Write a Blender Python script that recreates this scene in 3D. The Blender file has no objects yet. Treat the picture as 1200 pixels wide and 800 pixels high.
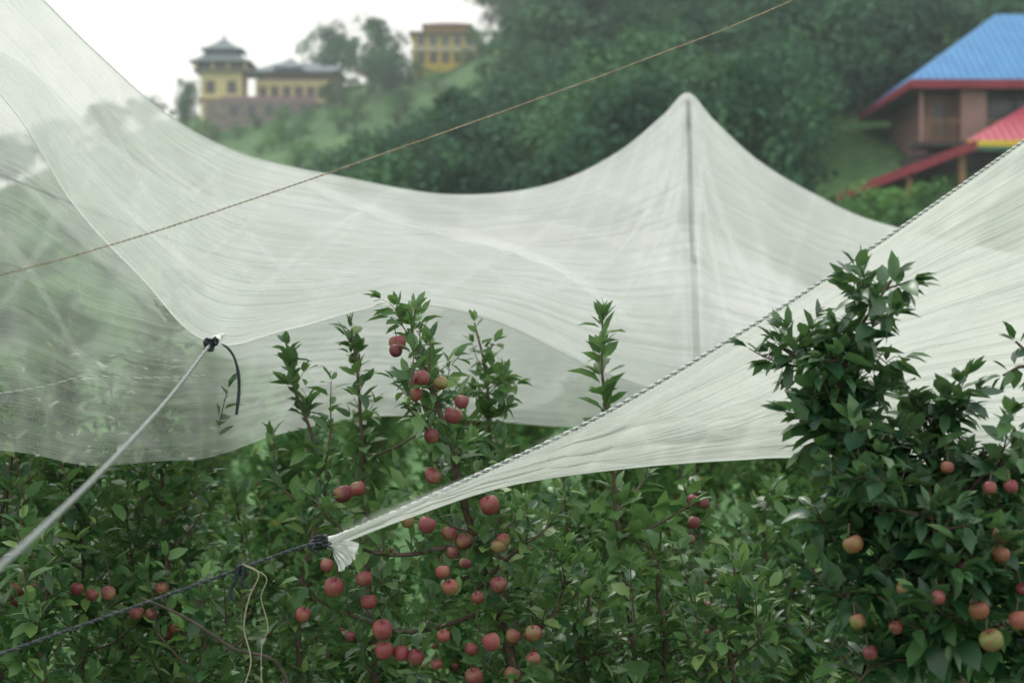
import bpy, math, random
import numpy as np
from mathutils import Vector, noise, Matrix
R = random.Random(11)
CAMZ = 3.0
SC = bpy.context.scene

# survey helper: bearing / elevation readings taken from the standpoint, with range d in metres -> world metres
def S(u, v, d):
    return Vector(((u-600)/2000*d, d, CAMZ+(400-v)/2000*d))

# ------------------------------------------------------------------ materials
def newmat(name):
    m = bpy.data.materials.new(name); m.use_nodes = True
    nt = m.node_tree; nt.nodes.clear()
    out = nt.nodes.new('ShaderNodeOutputMaterial')
    return m, nt, out
def N(nt, t, **kw):
    n = nt.nodes.new(t)
    for k, v in kw.items():
        setattr(n, k, v)
    return n
def ramp(nt, stops, fac):
    r = nt.nodes.new('ShaderNodeValToRGB')
    els = r.color_ramp.elements
    while len(els) < len(stops): els.new(0.5)
    for e, (p, c) in zip(els, stops):
        e.position = p; e.color = (*c, 1)
    nt.links.new(fac, r.inputs['Fac'])
    return r.outputs['Color']
def math_(nt, op, a, b=None, clamp=False):
    n = nt.nodes.new('ShaderNodeMath'); n.operation = op; n.use_clamp = clamp
    for i, x in enumerate((a, b)):
        if x is None: continue
        if isinstance(x, (int, float)): n.inputs[i].default_value = x
        else: nt.links.new(x, n.inputs[i])
    return n.outputs[0]
def mixc(nt, fac, a, b, bt='MIX'):
    n = nt.nodes.new('ShaderNodeMixRGB'); n.blend_type = bt
    for i, x in enumerate((fac, a, b)):
        if isinstance(x, (int, float)): n.inputs[i].default_value = x
        elif isinstance(x, tuple): n.inputs[i].default_value = (*x, 1)
        else: nt.links.new(x, n.inputs[i])
    return n.outputs[0]
def noisev(nt, scale, detail=4, coord='Object', vec=None):
    n = N(nt, 'ShaderNodeTexNoise'); n.inputs['Scale'].default_value = scale; n.inputs['Detail'].default_value = detail
    if vec is None:
        tc = N(nt, 'ShaderNodeTexCoord'); vec = tc.outputs[coord]
    nt.links.new(vec, n.inputs['Vector'])
    return n.outputs['Fac']

def simple(name, c1, c2, scale=4, rough=.7, bump=0.0, spec=.3):
    m, nt, out = newmat(name)
    f = noisev(nt, scale, 4)
    col = ramp(nt, [(.3, c1), (.7, c2)], f)
    p = N(nt, 'ShaderNodeBsdfPrincipled'); p.inputs['Roughness'].default_value = rough
    p.inputs['Specular IOR Level'].default_value = spec
    nt.links.new(col, p.inputs['Base Color'])
    if bump:
        b = N(nt, 'ShaderNodeBump'); b.inputs['Strength'].default_value = bump
        nt.links.new(noisev(nt, scale*6, 3), b.inputs['Height']); nt.links.new(b.outputs[0], p.inputs['Normal'])
    nt.links.new(p.outputs[0], out.inputs[0])
    return m

def leafmat(name, stops, rough=.38, trans=.25, objvar=0.0, under=(.15, .235, .13), matte=False, clump=0):
    m, nt, out = newmat(name)
    g = N(nt, 'ShaderNodeNewGeometry')
    col = ramp(nt, stops, g.outputs['Random Per Island'])
    col = mixc(nt, math_(nt, 'MULTIPLY', g.outputs['Backfacing'], .45), col, under)
    if clump:
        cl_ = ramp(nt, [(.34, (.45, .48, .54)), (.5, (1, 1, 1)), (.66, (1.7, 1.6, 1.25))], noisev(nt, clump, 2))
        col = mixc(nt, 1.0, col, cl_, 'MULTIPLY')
    if objvar:
        oi = N(nt, 'ShaderNodeObjectInfo')
        k = math_(nt, 'ADD', math_(nt, 'MULTIPLY', oi.outputs['Random'], objvar), 1-objvar/2)
        hs = N(nt, 'ShaderNodeHueSaturation'); nt.links.new(col, hs.inputs['Color']); nt.links.new(k, hs.inputs['Value'])
        col = hs.outputs[0]
    if matte:
        p = N(nt, 'ShaderNodeBsdfDiffuse'); nt.links.new(col, p.inputs['Color'])
    else:
        p = N(nt, 'ShaderNodeBsdfPrincipled'); p.inputs['Roughness'].default_value = rough
        p.inputs['Specular IOR Level'].default_value = .55
        nt.links.new(col, p.inputs['Base Color'])
    t = N(nt, 'ShaderNodeBsdfTranslucent')
    tcol = mixc(nt, .5, col, (.16, .30, .05))
    nt.links.new(tcol, t.inputs['Color'])
    mx = N(nt, 'ShaderNodeMixShader'); mx.inputs[0].default_value = trans
    nt.links.new(p.outputs[0], mx.inputs[1]); nt.links.new(t.outputs[0], mx.inputs[2])
    nt.links.new(mx.outputs[0], out.inputs[0])
    return m

M_leaf = leafmat('apple_leaf', [(0, (.030, .090, .040)), (.45, (.070, .170, .060)), (.80, (.125, .250, .080)), (1, (.23, .35, .11))], trans=.32)
M_leafdark = leafmat('apple_leaf_dark', [(0, (.018, .060, .034)), (.6, (.040, .112, .048)), (1, (.10, .20, .07))], rough=.34, trans=.22)
M_leafyoung = leafmat('apple_leaf_young', [(0, (.072, .17, .062)), (1, (.16, .30, .10))], trans=.38)
M_leaffar = leafmat('orchard_leaf', [(0, (.040, .112, .052)), (.5, (.086, .195, .073)), (.955, (.15, .275, .09)), (.975, (.27, .24, .07)), (1, (.27, .24, .07))], objvar=.5, trans=.35, matte=True)
M_forest = leafmat('forest_leaf', [(0, (.040, .100, .075)), (.5, (.070, .155, .108)), (1, (.115, .225, .145))], trans=.2, under=(.10, .20, .13), matte=True, clump=.16)  # teal cast of distance haze is mixed into these leaf colours, besides the mist
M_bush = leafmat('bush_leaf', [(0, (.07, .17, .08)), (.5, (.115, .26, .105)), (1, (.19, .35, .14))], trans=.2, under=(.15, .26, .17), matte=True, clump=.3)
M_bark = simple('bark', (.04, .032, .028), (.10, .08, .068), 40, .8, .3)
M_twig = simple('young_bark', (.075, .05, .042), (.14, .10, .08), 40, .6, .1)

def applemat(name, c_red, c_red2, c_back, lo, hi):
    m, nt, out = newmat(name)
    g = N(nt, 'ShaderNodeNewGeometry')
    col = ramp(nt, [(0, c_red), (1, c_red2)], g.outputs['Random Per Island'])
    f2 = ramp(nt, [(lo, (0, 0, 0)), (hi, (1, 1, 1))], noisev(nt, 14, 4))
    col = mixc(nt, f2, col, c_back)
    sp = ramp(nt, [(.60, (0, 0, 0)), (.74, (.35, .35, .35))], noisev(nt, 260, 2))
    col = mixc(nt, sp, col, (.42, .30, .28))
    p = N(nt, 'ShaderNodeBsdfPrincipled'); p.inputs['Roughness'].default_value = .45
    nt.links.new(col, p.inputs['Base Color']); nt.links.new(p.outputs[0], out.inputs[0])
    return m
M_apple = applemat('apple_skin_red', (.11, .018, .030), (.30, .062, .075), (.32, .20, .09), .48, .80)
M_apple2 = applemat('apple_skin_blush', (.26, .06, .05), (.22, .10, .05), (.17, .20, .06), .45, .63)
M_apple3 = applemat('apple_skin_mixed', (.20, .03, .04), (.30, .08, .07), (.22, .21, .08), .46, .66)

def netmat(name, col=(.80, .84, .80), wf=220, k=1.0, wave=.035, fold=True):
    m, nt, out = newmat(name)
    at = N(nt, 'ShaderNodeAttribute'); at.attribute_name = 'dens'
    uv = N(nt, 'ShaderNodeUVMap')
    mp = N(nt, 'ShaderNodeMapping'); mp.inputs['Scale'].default_value = (4, 30, 1)
    nt.links.new(uv.outputs[0], mp.inputs[0])
    s1 = noisev(nt, 1.0, 3, vec=mp.outputs[0])
    w = N(nt, 'ShaderNodeTexWave'); w.bands_direction = 'Y'
    w.inputs['Scale'].default_value = wf/6.28; w.inputs['Distortion'].default_value = 1.2; w.inputs['Detail'].default_value = 0
    nt.links.new(uv.outputs[0], w.inputs['Vector'])
    a = math_(nt, 'MULTIPLY', math_(nt, 'SUBTRACT', s1, .5), .34*k)
    d = math_(nt, 'MULTIPLY', math_(nt, 'SUBTRACT', w.outputs['Fac'], .5), wave)
    fac = math_(nt, 'ADD', at.outputs['Fac'], math_(nt, 'ADD', a, d))
    fac = math_(nt, 'MINIMUM', math_(nt, 'MAXIMUM', fac, .08), .98)
    di = N(nt, 'ShaderNodeBsdfDiffuse'); di.inputs[0].default_value = (*col, 1)
    tl = N(nt, 'ShaderNodeBsdfTranslucent'); tl.inputs[0].default_value = (*col, 1)
    if fold:
        b = N(nt, 'ShaderNodeBump'); b.inputs['Strength'].default_value = .55; b.inputs['Distance'].default_value = .12
        nt.links.new(s1, b.inputs['Height']); nt.links.new(b.outputs[0], di.inputs['Normal']); nt.links.new(b.outputs[0], tl.inputs['Normal'])
    m1 = N(nt, 'ShaderNodeMixShader'); m1.inputs[0].default_value = .5
    nt.links.new(di.outputs[0], m1.inputs[1]); nt.links.new(tl.outputs[0], m1.inputs[2])
    tr = N(nt, 'ShaderNodeBsdfTransparent')
    m2 = N(nt, 'ShaderNodeMixShader'); nt.links.new(fac, m2.inputs[0])
    nt.links.new(tr.outputs[0], m2.inputs[1]); nt.links.new(m1.outputs[0], m2.inputs[2])
    nt.links.new(m2.outputs[0], out.inputs[0])
    return m
NETC = (.935, .945, .945)
M_net = netmat('net_fabric', NETC)
M_netB = netmat('net_fabric_dense', (.935, .94, .925), wf=420, k=.9, wave=.07)
M_cord = simple('white_cord', (.62, .64, .62), (.78, .79, .77), 60, .8)
M_ropew = simple('weathered_rope', (.36, .39, .40), (.48, .50, .50), 60, .8)
M_cordgrey = simple('grey_cord', (.24, .26, .27), (.36, .38, .38), 60, .8)
M_black = simple('black_strap', (.014, .018, .024), (.035, .045, .06), 30, .45)
M_wire = simple('rusty_wire', (.26, .19, .13), (.46, .36, .26), 50, .6)
M_steel = simple('galvanised_steel', (.20, .22, .23), (.28, .30, .31), 12, .5)

# ------------------------------------------------------------------ mesh helpers
def mkobj(name, verts, faces, mat, parent=None, smooth=True, loc=None):
    me = bpy.data.meshes.new(name)
    me.from_pydata([tuple(v) for v in verts], [], faces)
    if smooth and len(me.polygons): me.polygons.foreach_set('use_smooth', [True]*len(me.polygons))
    if mat: me.materials.append(mat)
    o = bpy.data.objects.new(name, me); SC.collection.objects.link(o)
    if loc: o.location = loc
    if parent: o.parent = parent
    return o
def empty(name, loc=(0, 0, 0), rz=0):
    e = bpy.data.objects.new(name, None); SC.collection.objects.link(e)
    e.location = loc; e.rotation_euler = (0, 0, rz); e.empty_display_size = .1
    return e
def crom(P, n):
    P = [Vector(p) for p in P]
    out = []
    Q = [P[0]*2-P[1]]+P+[P[-1]*2-P[-2]]
    for i in range(1, len(Q)-2):
        a, b, c, d = Q[i-1:i+3]
        for k in range(n):
            t = k/n
            out.append(.5*((2*b)+(c-a)*t+(2*a-5*b+4*c-d)*t*t+(3*b-a-3*c+d)*t**3))
    out.append(P[-1].copy())
    return out
def tube_into(V, F, pts, r0, r1, n=6, cap=True):
    base = len(V); k = len(pts)
    prev = None
    for i, p in enumerate(pts):
        t = (pts[min(i+1, k-1)]-pts[max(i-1, 0)])
        if t.length < 1e-7: t = Vector((0, 0, 1))
        t.normalize()
        if prev is None:
            a = Vector((1, 0, 0)) if abs(t.x) < .8 else Vector((0, 1, 0))
        else: a = prev
        s = (a-t*a.dot(t)); s.normalize(); prev = s
        q = t.cross(s)
        r = r0+(r1-r0)*i/(k-1)
        for j in range(n):
            an = 2*math.pi*j/n
            V.append(p+s*(r*math.cos(an))+q*(r*math.sin(an)))
    for i in range(k-1):
        for j in range(n):
            a = base+i*n+j; b = base+i*n+(j+1) % n
            F.append((a, b, b+n, a+n))
    if cap:
        F.append(tuple(base+j for j in reversed(range(n)))); F.append(tuple(base+(k-1)*n+j for j in range(n)))
def tube(name, pts, r0, r1, mat, parent=None, n=8):
    V, F = [], []; tube_into(V, F, pts, r0, r1, n)
    return mkobj(name, V, F, mat, parent)
def twisted(name, pts, r, pitch, mats, parent=None):
    """two-strand twisted rope along pts"""
    e = empty(name) if parent is None else parent
    P = pts; L = [0]
    for a, b in zip(P, P[1:]): L.append(L[-1]+(b-a).length)
    n = int(L[-1]/(pitch/6))
    xs = np.linspace(0, L[-1], n)
    A = np.array([tuple(p) for p in P]); RS = np.stack([np.interp(xs, L, A[:, i]) for i in range(3)], 1)
    for s in range(2):
        q = []
        for i in range(n):
            t = Vector(RS[min(i+1, n-1)]-RS[max(i-1, 0)]).normalized()
            a = Vector((0, 1, 0)); sd = (a-t*a.dot(t)).normalized(); w = t.cross(sd)
            an = 2*math.pi*xs[i]/pitch+s*math.pi
            q.append(Vector(RS[i])+sd*(r*math.cos(an))+w*(r*math.sin(an)))
        tube('strand_%d' % (s+1), q, r*.95, r*.95, mats[s], e, 5)
    return e

# ------------------------------------------------------------------ terrain
hx = [-400, -120, -70, -51, -40, -34, -29, -17, -7, 0, 17, 51, 120, 400]
hz = [10, 14, 16, 18, 23, 25, 25.5, 28, 30, 35, 46, 58, 62, 50]
def terr(x, y):
    H = float(np.interp(x*(170/max(y, 60)) if y < 170 else x, hx, hz))
    if y < 45: z = 0
    elif y < 170: z = H*((y-45)/125)**1.2
    else: z = H*max(0.0, 1-((y-170)/160))
    k = min(1, max(0, (y-40)/30))
    z += k*1.1*noise.noise(Vector((x*.05, y*.05, 0)))*1.5
    if y < 45: z += .05*noise.noise(Vector((x*.6, y*.6, 2)))
    return z
xs = list(np.concatenate([np.linspace(-900, -100, 9)[:-1], np.linspace(-100, 100, 101), np.linspace(100, 900, 9)[1:]]))
ys = list(np.concatenate([np.linspace(-300, -5, 6)[:-1], np.linspace(-5, 200, 104), np.linspace(200, 1400, 14)[1:]]))
V = [(x, y, terr(x, y)) for y in ys for x in xs]; nx = len(xs)
F = [(j*nx+i, j*nx+i+1, (j+1)*nx+i+1, (j+1)*nx+i) for j in range(len(ys)-1) for i in range(nx-1)]
m, nt, out = newmat('hillside_grass')
f1 = noisev(nt, .12, 6); f2 = noisev(nt, 1.6, 4)
c1 = ramp(nt, [(.3, (.045, .11, .055)), (.5, (.09, .195, .078)), (.7, (.16, .29, .11))], f1)
c2 = mixc(nt, .5, c1, ramp(nt, [(.3, (.035, .085, .042)), (.7, (.17, .29, .11))], f2))
p = N(nt, 'ShaderNodeBsdfPrincipled'); p.inputs['Roughness'].default_value = .95; p.inputs['Specular IOR Level'].default_value = .1
nt.links.new(c2, p.inputs['Base Color']); nt.links.new(p.outputs[0], out.inputs[0])
mkobj('ground', V, F, m)

# ------------------------------------------------------------------ vegetation builder
LT = [(0, 0, 0), (.28, .23, .05), (.28, 0, -.02), (.28, -.23, .05), (.66, .21, .03), (.66, 0, -.06), (.66, -.21, .03), (1, 0, -.16)]
LF = [(0, 2, 1), (0, 3, 2), (1, 2, 5, 4), (2, 3, 6, 5), (4, 5, 7), (5, 6, 7)]
AP = [(0, .66), (.40, .90), (.76, .80), (.98, .42), (1, 0), (.90, -.40), (.66, -.76), (.30, -.90), (0, -.78)]
class Veg:
    def __init__(s, seed):
        s.w = ([], []); s.l = ([], []); s.a = ([], []); s.r = random.Random(seed)
    def leaf(s, p, d, size, wide=1.0):
        r = s.r
        d = d.normalized()
        up = Vector((r.uniform(-.7, .7), r.uniform(-.7, .7), 1))
        side = up.cross(d)
        if side.length < 1e-3: side = Vector((1, 0, 0))
        side.normalize(); n = d.cross(side)
        V, F = s.l; b = len(V); cur = r.uniform(.5, 2.4); fold = r.uniform(.3, 2.0)
        p = p+d*size*.12
        for x, y, z in LT:
            zz = -.16*cur*x*x+(.05*fold if y else 0)
            V.append(p+d*(x*size)+side*(y*size*wide)+n*(zz*size))
        for f in LF: F.append(tuple(b+i for i in f))
    def wood(s, pts, r0, r1, n=5):
        tube_into(s.w[0], s.w[1], pts, r0, r1, n, False)
    def shoot(s, pts, r0, r1, sp=.028, ls=.08, out=1.0, upb=.5, start=0.0, wood=True):
        r = s.r
        if wood: s.wood(pts, r0, r1)
        L = 0; nxt = start; k = r.uniform(0, 6)
        for a, b in zip(pts, pts[1:]):
            seg = (b-a).length
            ax = (b-a).normalized() if seg > 1e-6 else Vector((0, 0, 1))
            while nxt < L+seg:
                p = a+(b-a)*((nxt-L)/seg)
                k += 2.4
                q = ax.orthogonal().normalized(); w = ax.cross(q)
                rad = q*math.cos(k)+w*math.sin(k)
                d = rad*out*r.uniform(.7, 1.2)+ax*upb+Vector((r.uniform(-.25, .25), r.uniform(-.25, .25), r.uniform(-.35, .25)))
                s.leaf(p, d, ls*r.uniform(.55, 1.2), r.uniform(.8, 1.3))
                nxt += sp*r.uniform(.6, 1.4)
            L += seg
        tip = pts[-1]; ax = (pts[-1]-pts[-2]).normalized()
        for i in range(4):
            d = ax+Vector((r.uniform(-1, 1), r.uniform(-1, 1), r.uniform(-.4, .6)))*.6
            s.leaf(tip, d, ls*r.uniform(.5, .9), .8)
    def lateral(s, p, d, L, r0, sp, ls, lift=.15, sub=2, apples=0):
        r = s.r; pts = [p.copy()]; n = 6; d = d.normalized()
        for i in range(n):
            d = (d+Vector((r.uniform(-.18, .18), r.uniform(-.18, .18), r.uniform(-.12, .12)+lift))).normalized()
            pts.append(pts[-1]+d*L/n)
        s.shoot(pts, r0, r0*.35, sp, ls, start=L*.08)
        for j in range(sub):
            q = pts[r.randint(1, n-1)]
            dd = Vector((r.uniform(-1, 1), r.uniform(-1, 1), r.uniform(-.3, .9))).normalized()+d*.5
            e = q+dd.normalized()*L*r.uniform(.25, .5)
            s.shoot([q, (q+e)/2+Vector((0, 0, .01)), e], r0*.45, r0*.25, sp, ls)
        for j in range(apples):
            q = pts[r.randint(2, n)]
            s.apple(q+Vector((r.uniform(-.04, .04), r.uniform(-.04, .04), -.055)), r.uniform(.027, .035))
    def apple(s, p, rad):
        r = s.r; V, F = s.a; b = len(V); n = 14
        ax = Vector((r.uniform(-.5, .5), r.uniform(-.5, .5), 1)).normalized()
        q = ax.orthogonal().normalized(); w = ax.cross(q)
        sq = r.uniform(.86, 1.06); rad *= r.uniform(.82, 1.05)
        for rr, zz in AP:
            for j in range(n):
                an = 2*math.pi*j/n; k = rr*rad*(1+.03*math.cos(5*an)*(zz < -.3))
                V.append(p+q*(k*math.cos(an))+w*(k*math.sin(an))+ax*(zz*rad*sq))
        for i in range(len(AP)-1):
            for j in range(n):
                a = b+i*n+j; c = b+i*n+(j+1) % n
                F.append((a, a+n, c+n, c))
        s.wood([p+ax*rad*.6, p+ax*rad*1.1, p+ax*rad*1.1+Vector((r.uniform(-.01, .01), .01, .03))], .002, .002, 4)
    def sprout(s, p, L, ls, spread=.35):
        """long upright one-year shoot"""
        r = s.r; d = Vector((r.uniform(-spread, spread), r.uniform(-spread, spread), 1)).normalized(); pts = [p.copy()]
        for i in range(7):
            d = (d+Vector((r.uniform(-.10, .10), r.uniform(-.10, .10), .06))).normalized(); pts.append(pts[-1]+d*L/7)
        s.shoot(pts, .0045, .002, .027, ls, out=.9, upb=.7, start=0.01)
    def tree(s, trunk, Lmax, lat_sp=.055, z0=.7, ls=.08, sp=.024, r0=.03, power=.7, apples=0., top=.1, lift=.15, leader=.35, sub=2, sprouts=0, sproutL=.5):
        r = s.r
        s.wood(trunk, r0, .004, 8)
        tot = sum((b-a).length for a, b in zip(trunk, trunk[1:])); L = 0; nxt = 0; k = r.uniform(0, 6)
        for a, b in zip(trunk, trunk[1:]):
            seg = (b-a).length
            while nxt < L+seg:
                p = a+(b-a)*((nxt-L)/seg); h = nxt/tot
                if p.z > z0 and h < 1-top*.3:
                    k += 2.4+r.uniform(-.4, .4)
                    LL = (top+(Lmax-top)*(1-h)**power)*r.uniform(.45, 1.3)
                    d = Vector((math.cos(k), math.sin(k), r.uniform(-.1, .6)))
                    s.lateral(p, d, LL, max(.003, .010*LL/.5), sp, ls, lift, sub if LL > .15 else 0,
                              (r.randint(1, 3) if r.random() < apples else 0))
                nxt += lat_sp*r.uniform(.5, 1.5)
            L += seg
        n = len(trunk); i0 = int(n*(1-leader))
        s.shoot(trunk[i0:], 0, 0, sp*1.1, ls, wood=False, upb=.8)
        for i in range(sprouts):
            f = r.uniform(.40, .75); q = trunk[int(f*(n-1))]
            a = r.uniform(0, 6.28); rr = r.uniform(.06, min(.32, Lmax*.6))
            b = q+Vector((math.cos(a)*rr, math.sin(a)*rr, rr*.5))
            s.shoot([q, (q+b)/2-Vector((0, 0, .015)), b], .006, .0045, .03, ls)
            s.sprout(b, sproutL*r.uniform(.6, 1.15), ls)
    def build(s, name, ml, ma=None, parent=None):
        e = empty(name) if parent is None else parent
        for nm, (v, f), mt in (('trunk_and_branches', s.w, M_twig), ('leaves', s.l, ml), ('apples', s.a, ma or M_apple)):
            if v: mkobj(nm, v, f, mt, e, smooth=True)
        return e

def trunk_path(pts_uvd, n=6, ground=True):
    P = [S(*p) for p in pts_uvd]
    if ground:
        b = P[0]; P = [Vector((b.x+.03, b.y, -.05)), Vector((b.x+.01, b.y, b.z*.5))]+P
    return crom(P, n)

# --- the apple tree in focus, middle
T = Veg(3)
main = trunk_path([(602, 800, 6.8), (576, 690, 6.8), (547, 600, 6.75), (530, 535, 6.7), (507, 455, 6.7), (484, 395, 6.7), (487, 362, 6.7)])
T.tree(main, .60, lat_sp=.048, z0=1.2, ls=.088, r0=.030, power=1.0, top=.12, leader=.3, sub=2, sprouts=3, sproutL=.28)
A2 = Veg(8)
for i, (u, v, r) in enumerate([(466, 402, 11), (464, 411, 8), (494, 443, 10), (487, 462, 9), (517, 449, 9), (531, 487, 12), (541, 471, 9), (506, 511, 11), (508, 559, 10), (402, 579, 12), (419, 573, 10),
                  (574, 592, 11.5), (500, 615, 11), (527, 625, 11), (544, 635, 12), (530, 648, 8), (584, 640, 9), (391, 688, 12), (432, 705, 11), (427, 678, 10), (448, 738, 12), (519, 670, 9),
                  (528, 688, 11), (584, 685, 11), (545, 660, 8), (520, 745, 9), (576, 752, 11), (601, 745, 9), (625, 742, 10), (450, 762, 11), (625, 772, 10), (487, 770, 10), (552, 760, 9),
                  (383, 662, 8), (478, 611, 9), (600, 790, 10), (505, 555, 8), (355, 720, 9), (470, 765, 10), (556, 793, 11), (590, 633, 9), (560, 700, 8), (486, 448, 8), (512, 778, 8), (410, 745, 7)]):
    d = T.r.uniform(6.33, 6.62)
    (A2 if i % 6 == 4 else T).apple(S(u, v, d), r/2000*d*.98)
for pts in ([(530, 640, 6.7), (470, 650, 6.6), (420, 640, 6.55), (385, 600, 6.55)], [(560, 720, 6.8), (480, 740, 6.6), (410, 720, 6.6), (365, 700, 6.6)],
            [(590, 760, 6.8), (640, 730, 6.7), (660, 690, 6.7), (662, 640, 6.7)], [(560, 690, 6.8), (600, 650, 6.6), (640, 620, 6.6)]):
    pp = crom([S(*p) for p in pts], 5)
    T.shoot(pp, .012, .004, .02, .09)
    for q in pp[4::3]:
        for _ in range(2): T.lateral(q, Vector((T.r.uniform(-1, 1), T.r.uniform(-1, 1), .5)), .18, .004, .022, .085, sub=0)
mt_ = T.build('apple_tree', M_leaf)
A2.build('x', M_leaf, M_apple3, parent=mt_)

def young(seed, pts, Lmax, ml=M_leaf, ls=.095, apples=0., name='apple_tree', z0=1.0, lat=.052, top=.08, ap=(), power=1.2, leader=.35, sp=.026, sub=2, ma=None, r0=.018, lift=.2, sprouts=4, sproutL=.4):
    T = Veg(seed); tp = trunk_path(pts)
    T.tree(tp, Lmax, lat_sp=lat, z0=z0, ls=ls, apples=apples, r0=r0, power=power, top=top, leader=leader, sp=sp, sub=sub, lift=lift, sprouts=sprouts, sproutL=sproutL)
    for (u, v, r, d) in ap: T.apple(S(u, v, d), r/2000*d)
    return T.build(name, ml, ma)
young(21, [(745, 800, 7.3), (735, 700, 7.3), (722, 600, 7.3), (716, 520, 7.3), (706, 440, 7.3), (706, 376, 7.3)], .50, M_leafyoung, .125, z0=1.1, power=1.9, lat=.06, top=.0, sprouts=2, sproutL=.3)
young(22, [(352, 800, 7.2), (350, 700, 7.2), (372, 600, 7.2), (368, 520, 7.2), (345, 455, 7.2), (338, 405, 7.2)], .55, z0=1.1, power=1.6, top=.05, sprouts=3, sproutL=.3)
young(23, [(440, 800, 7.6), (430, 650, 7.6), (425, 540, 7.6), (420, 450, 7.6), (412, 385, 7.6)], .55, z0=1.1, power=1.6, top=.05, sprouts=2, sproutL=.3)
young(24, [(600, 800, 8.0), (590, 650, 8.0), (575, 520, 8.0), (570, 440, 8.0), (556, 378, 8.0)], .55, M_leafyoung, z0=1.1, power=1.2, top=.1, sprouts=2, sproutL=.25)
young(25, [(95, 800, 7.2), (100, 700, 7.2), (95, 600, 7.2), (85, 480, 7.3), (70, 392, 7.4)], .60, z0=1.0, power=1.1, top=.08, sprouts=8, sproutL=.55,
      ap=[(20, 692, 9, 6.8), (32, 700, 8, 6.8), (41, 689, 8, 6.8), (70, 687, 9, 6.8), (90, 690, 9, 6.75), (108, 697, 9, 6.7), (127, 695, 9, 6.7), (57, 692, 8, 6.8), (16, 706, 8, 6.8)])
young(26, [(205, 800, 7.4), (200, 700, 7.4), (190, 560, 7.4), (195, 440, 7.5), (205, 330, 7.6)], .60, z0=1.0, power=1.1, top=.10, sprouts=7, sproutL=.5,
      ap=[(160, 718, 9, 6.9), (178, 720, 9, 6.9), (190, 690, 9, 6.9), (205, 735, 9, 6.9), (196, 742, 8, 6.9)])
young(27, [(0, 800, 7.1), (-5, 650, 7.1), (10, 560, 7.1), (20, 480, 7.2), (12, 440, 7.3)], .6, z0=1.0, power=1.1, top=.08, sprouts=6, sproutL=.4)
young(28, [(290, 800, 8.0), (290, 700, 8.0), (285, 640, 8.0), (275, 575, 8.0)], .55, z0=.9, power=.8, apples=.08, sprouts=4, sproutL=.3)
young(29, [(140, 800, 7.9), (150, 650, 7.9), (140, 520, 7.9), (125, 430, 7.9)], .6, M_leafyoung, z0=.9, power=1.1, top=.1, apples=.05, sprouts=7, sproutL=.5)
young(30, [(815, 800, 8.2), (815, 700, 8.2), (818, 620, 8.2), (812, 560, 8.2)], .55, z0=.9, power=.8, sprouts=3, sproutL=.25, ap=[(812, 586, 8, 7.7), (825, 590, 8, 7.7), (813, 612, 7, 7.7), (822, 680, 7, 7.6), (827, 742, 8, 7.6), (828, 710, 7, 7.6), (808, 632, 7, 7.7)])
young(31, [(905, 800, 7.9), (905, 700, 7.9), (895, 620, 7.9), (905, 575, 7.9)], .55, z0=.9, power=.8, apples=.03, sprouts=3, sproutL=.25)
young(32, [(668, 800, 8.2), (672, 700, 8.2), (665, 620, 8.2), (660, 560, 8.2)], .55, M_leafyoung, z0=.9, power=.8, apples=.03, sprouts=3, sproutL=.25)
young(33, [(50, 800, 6.6), (45, 740, 6.6), (55, 690, 6.6), (50, 640, 6.6)], .5, z0=.9, power=.7, sprouts=5, sproutL=.3)
young(34, [(235, 810, 6.7), (240, 760, 6.7), (230, 720, 6.7), (236, 680, 6.7)], .45, z0=.9, power=.7, sprouts=4, sproutL=.25)
young(35, [(690, 820, 7.0), (680, 760, 7.0), (690, 710, 7.0), (684, 660, 7.0)], .5, z0=.9, power=.7, sprouts=5, sproutL=.3)
young(36, [(860, 820, 6.9), (855, 760, 6.9), (865, 710, 6.9), (858, 650, 6.9)], .5, z0=.9, power=.7, sprouts=5, sproutL=.3)
young(37, [(775, 820, 7.4), (780, 760, 7.4), (770, 690, 7.4), (775, 620, 7.4)], .5, M_leafyoung, z0=.9, power=.9, sprouts=4, sproutL=.3)

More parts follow.
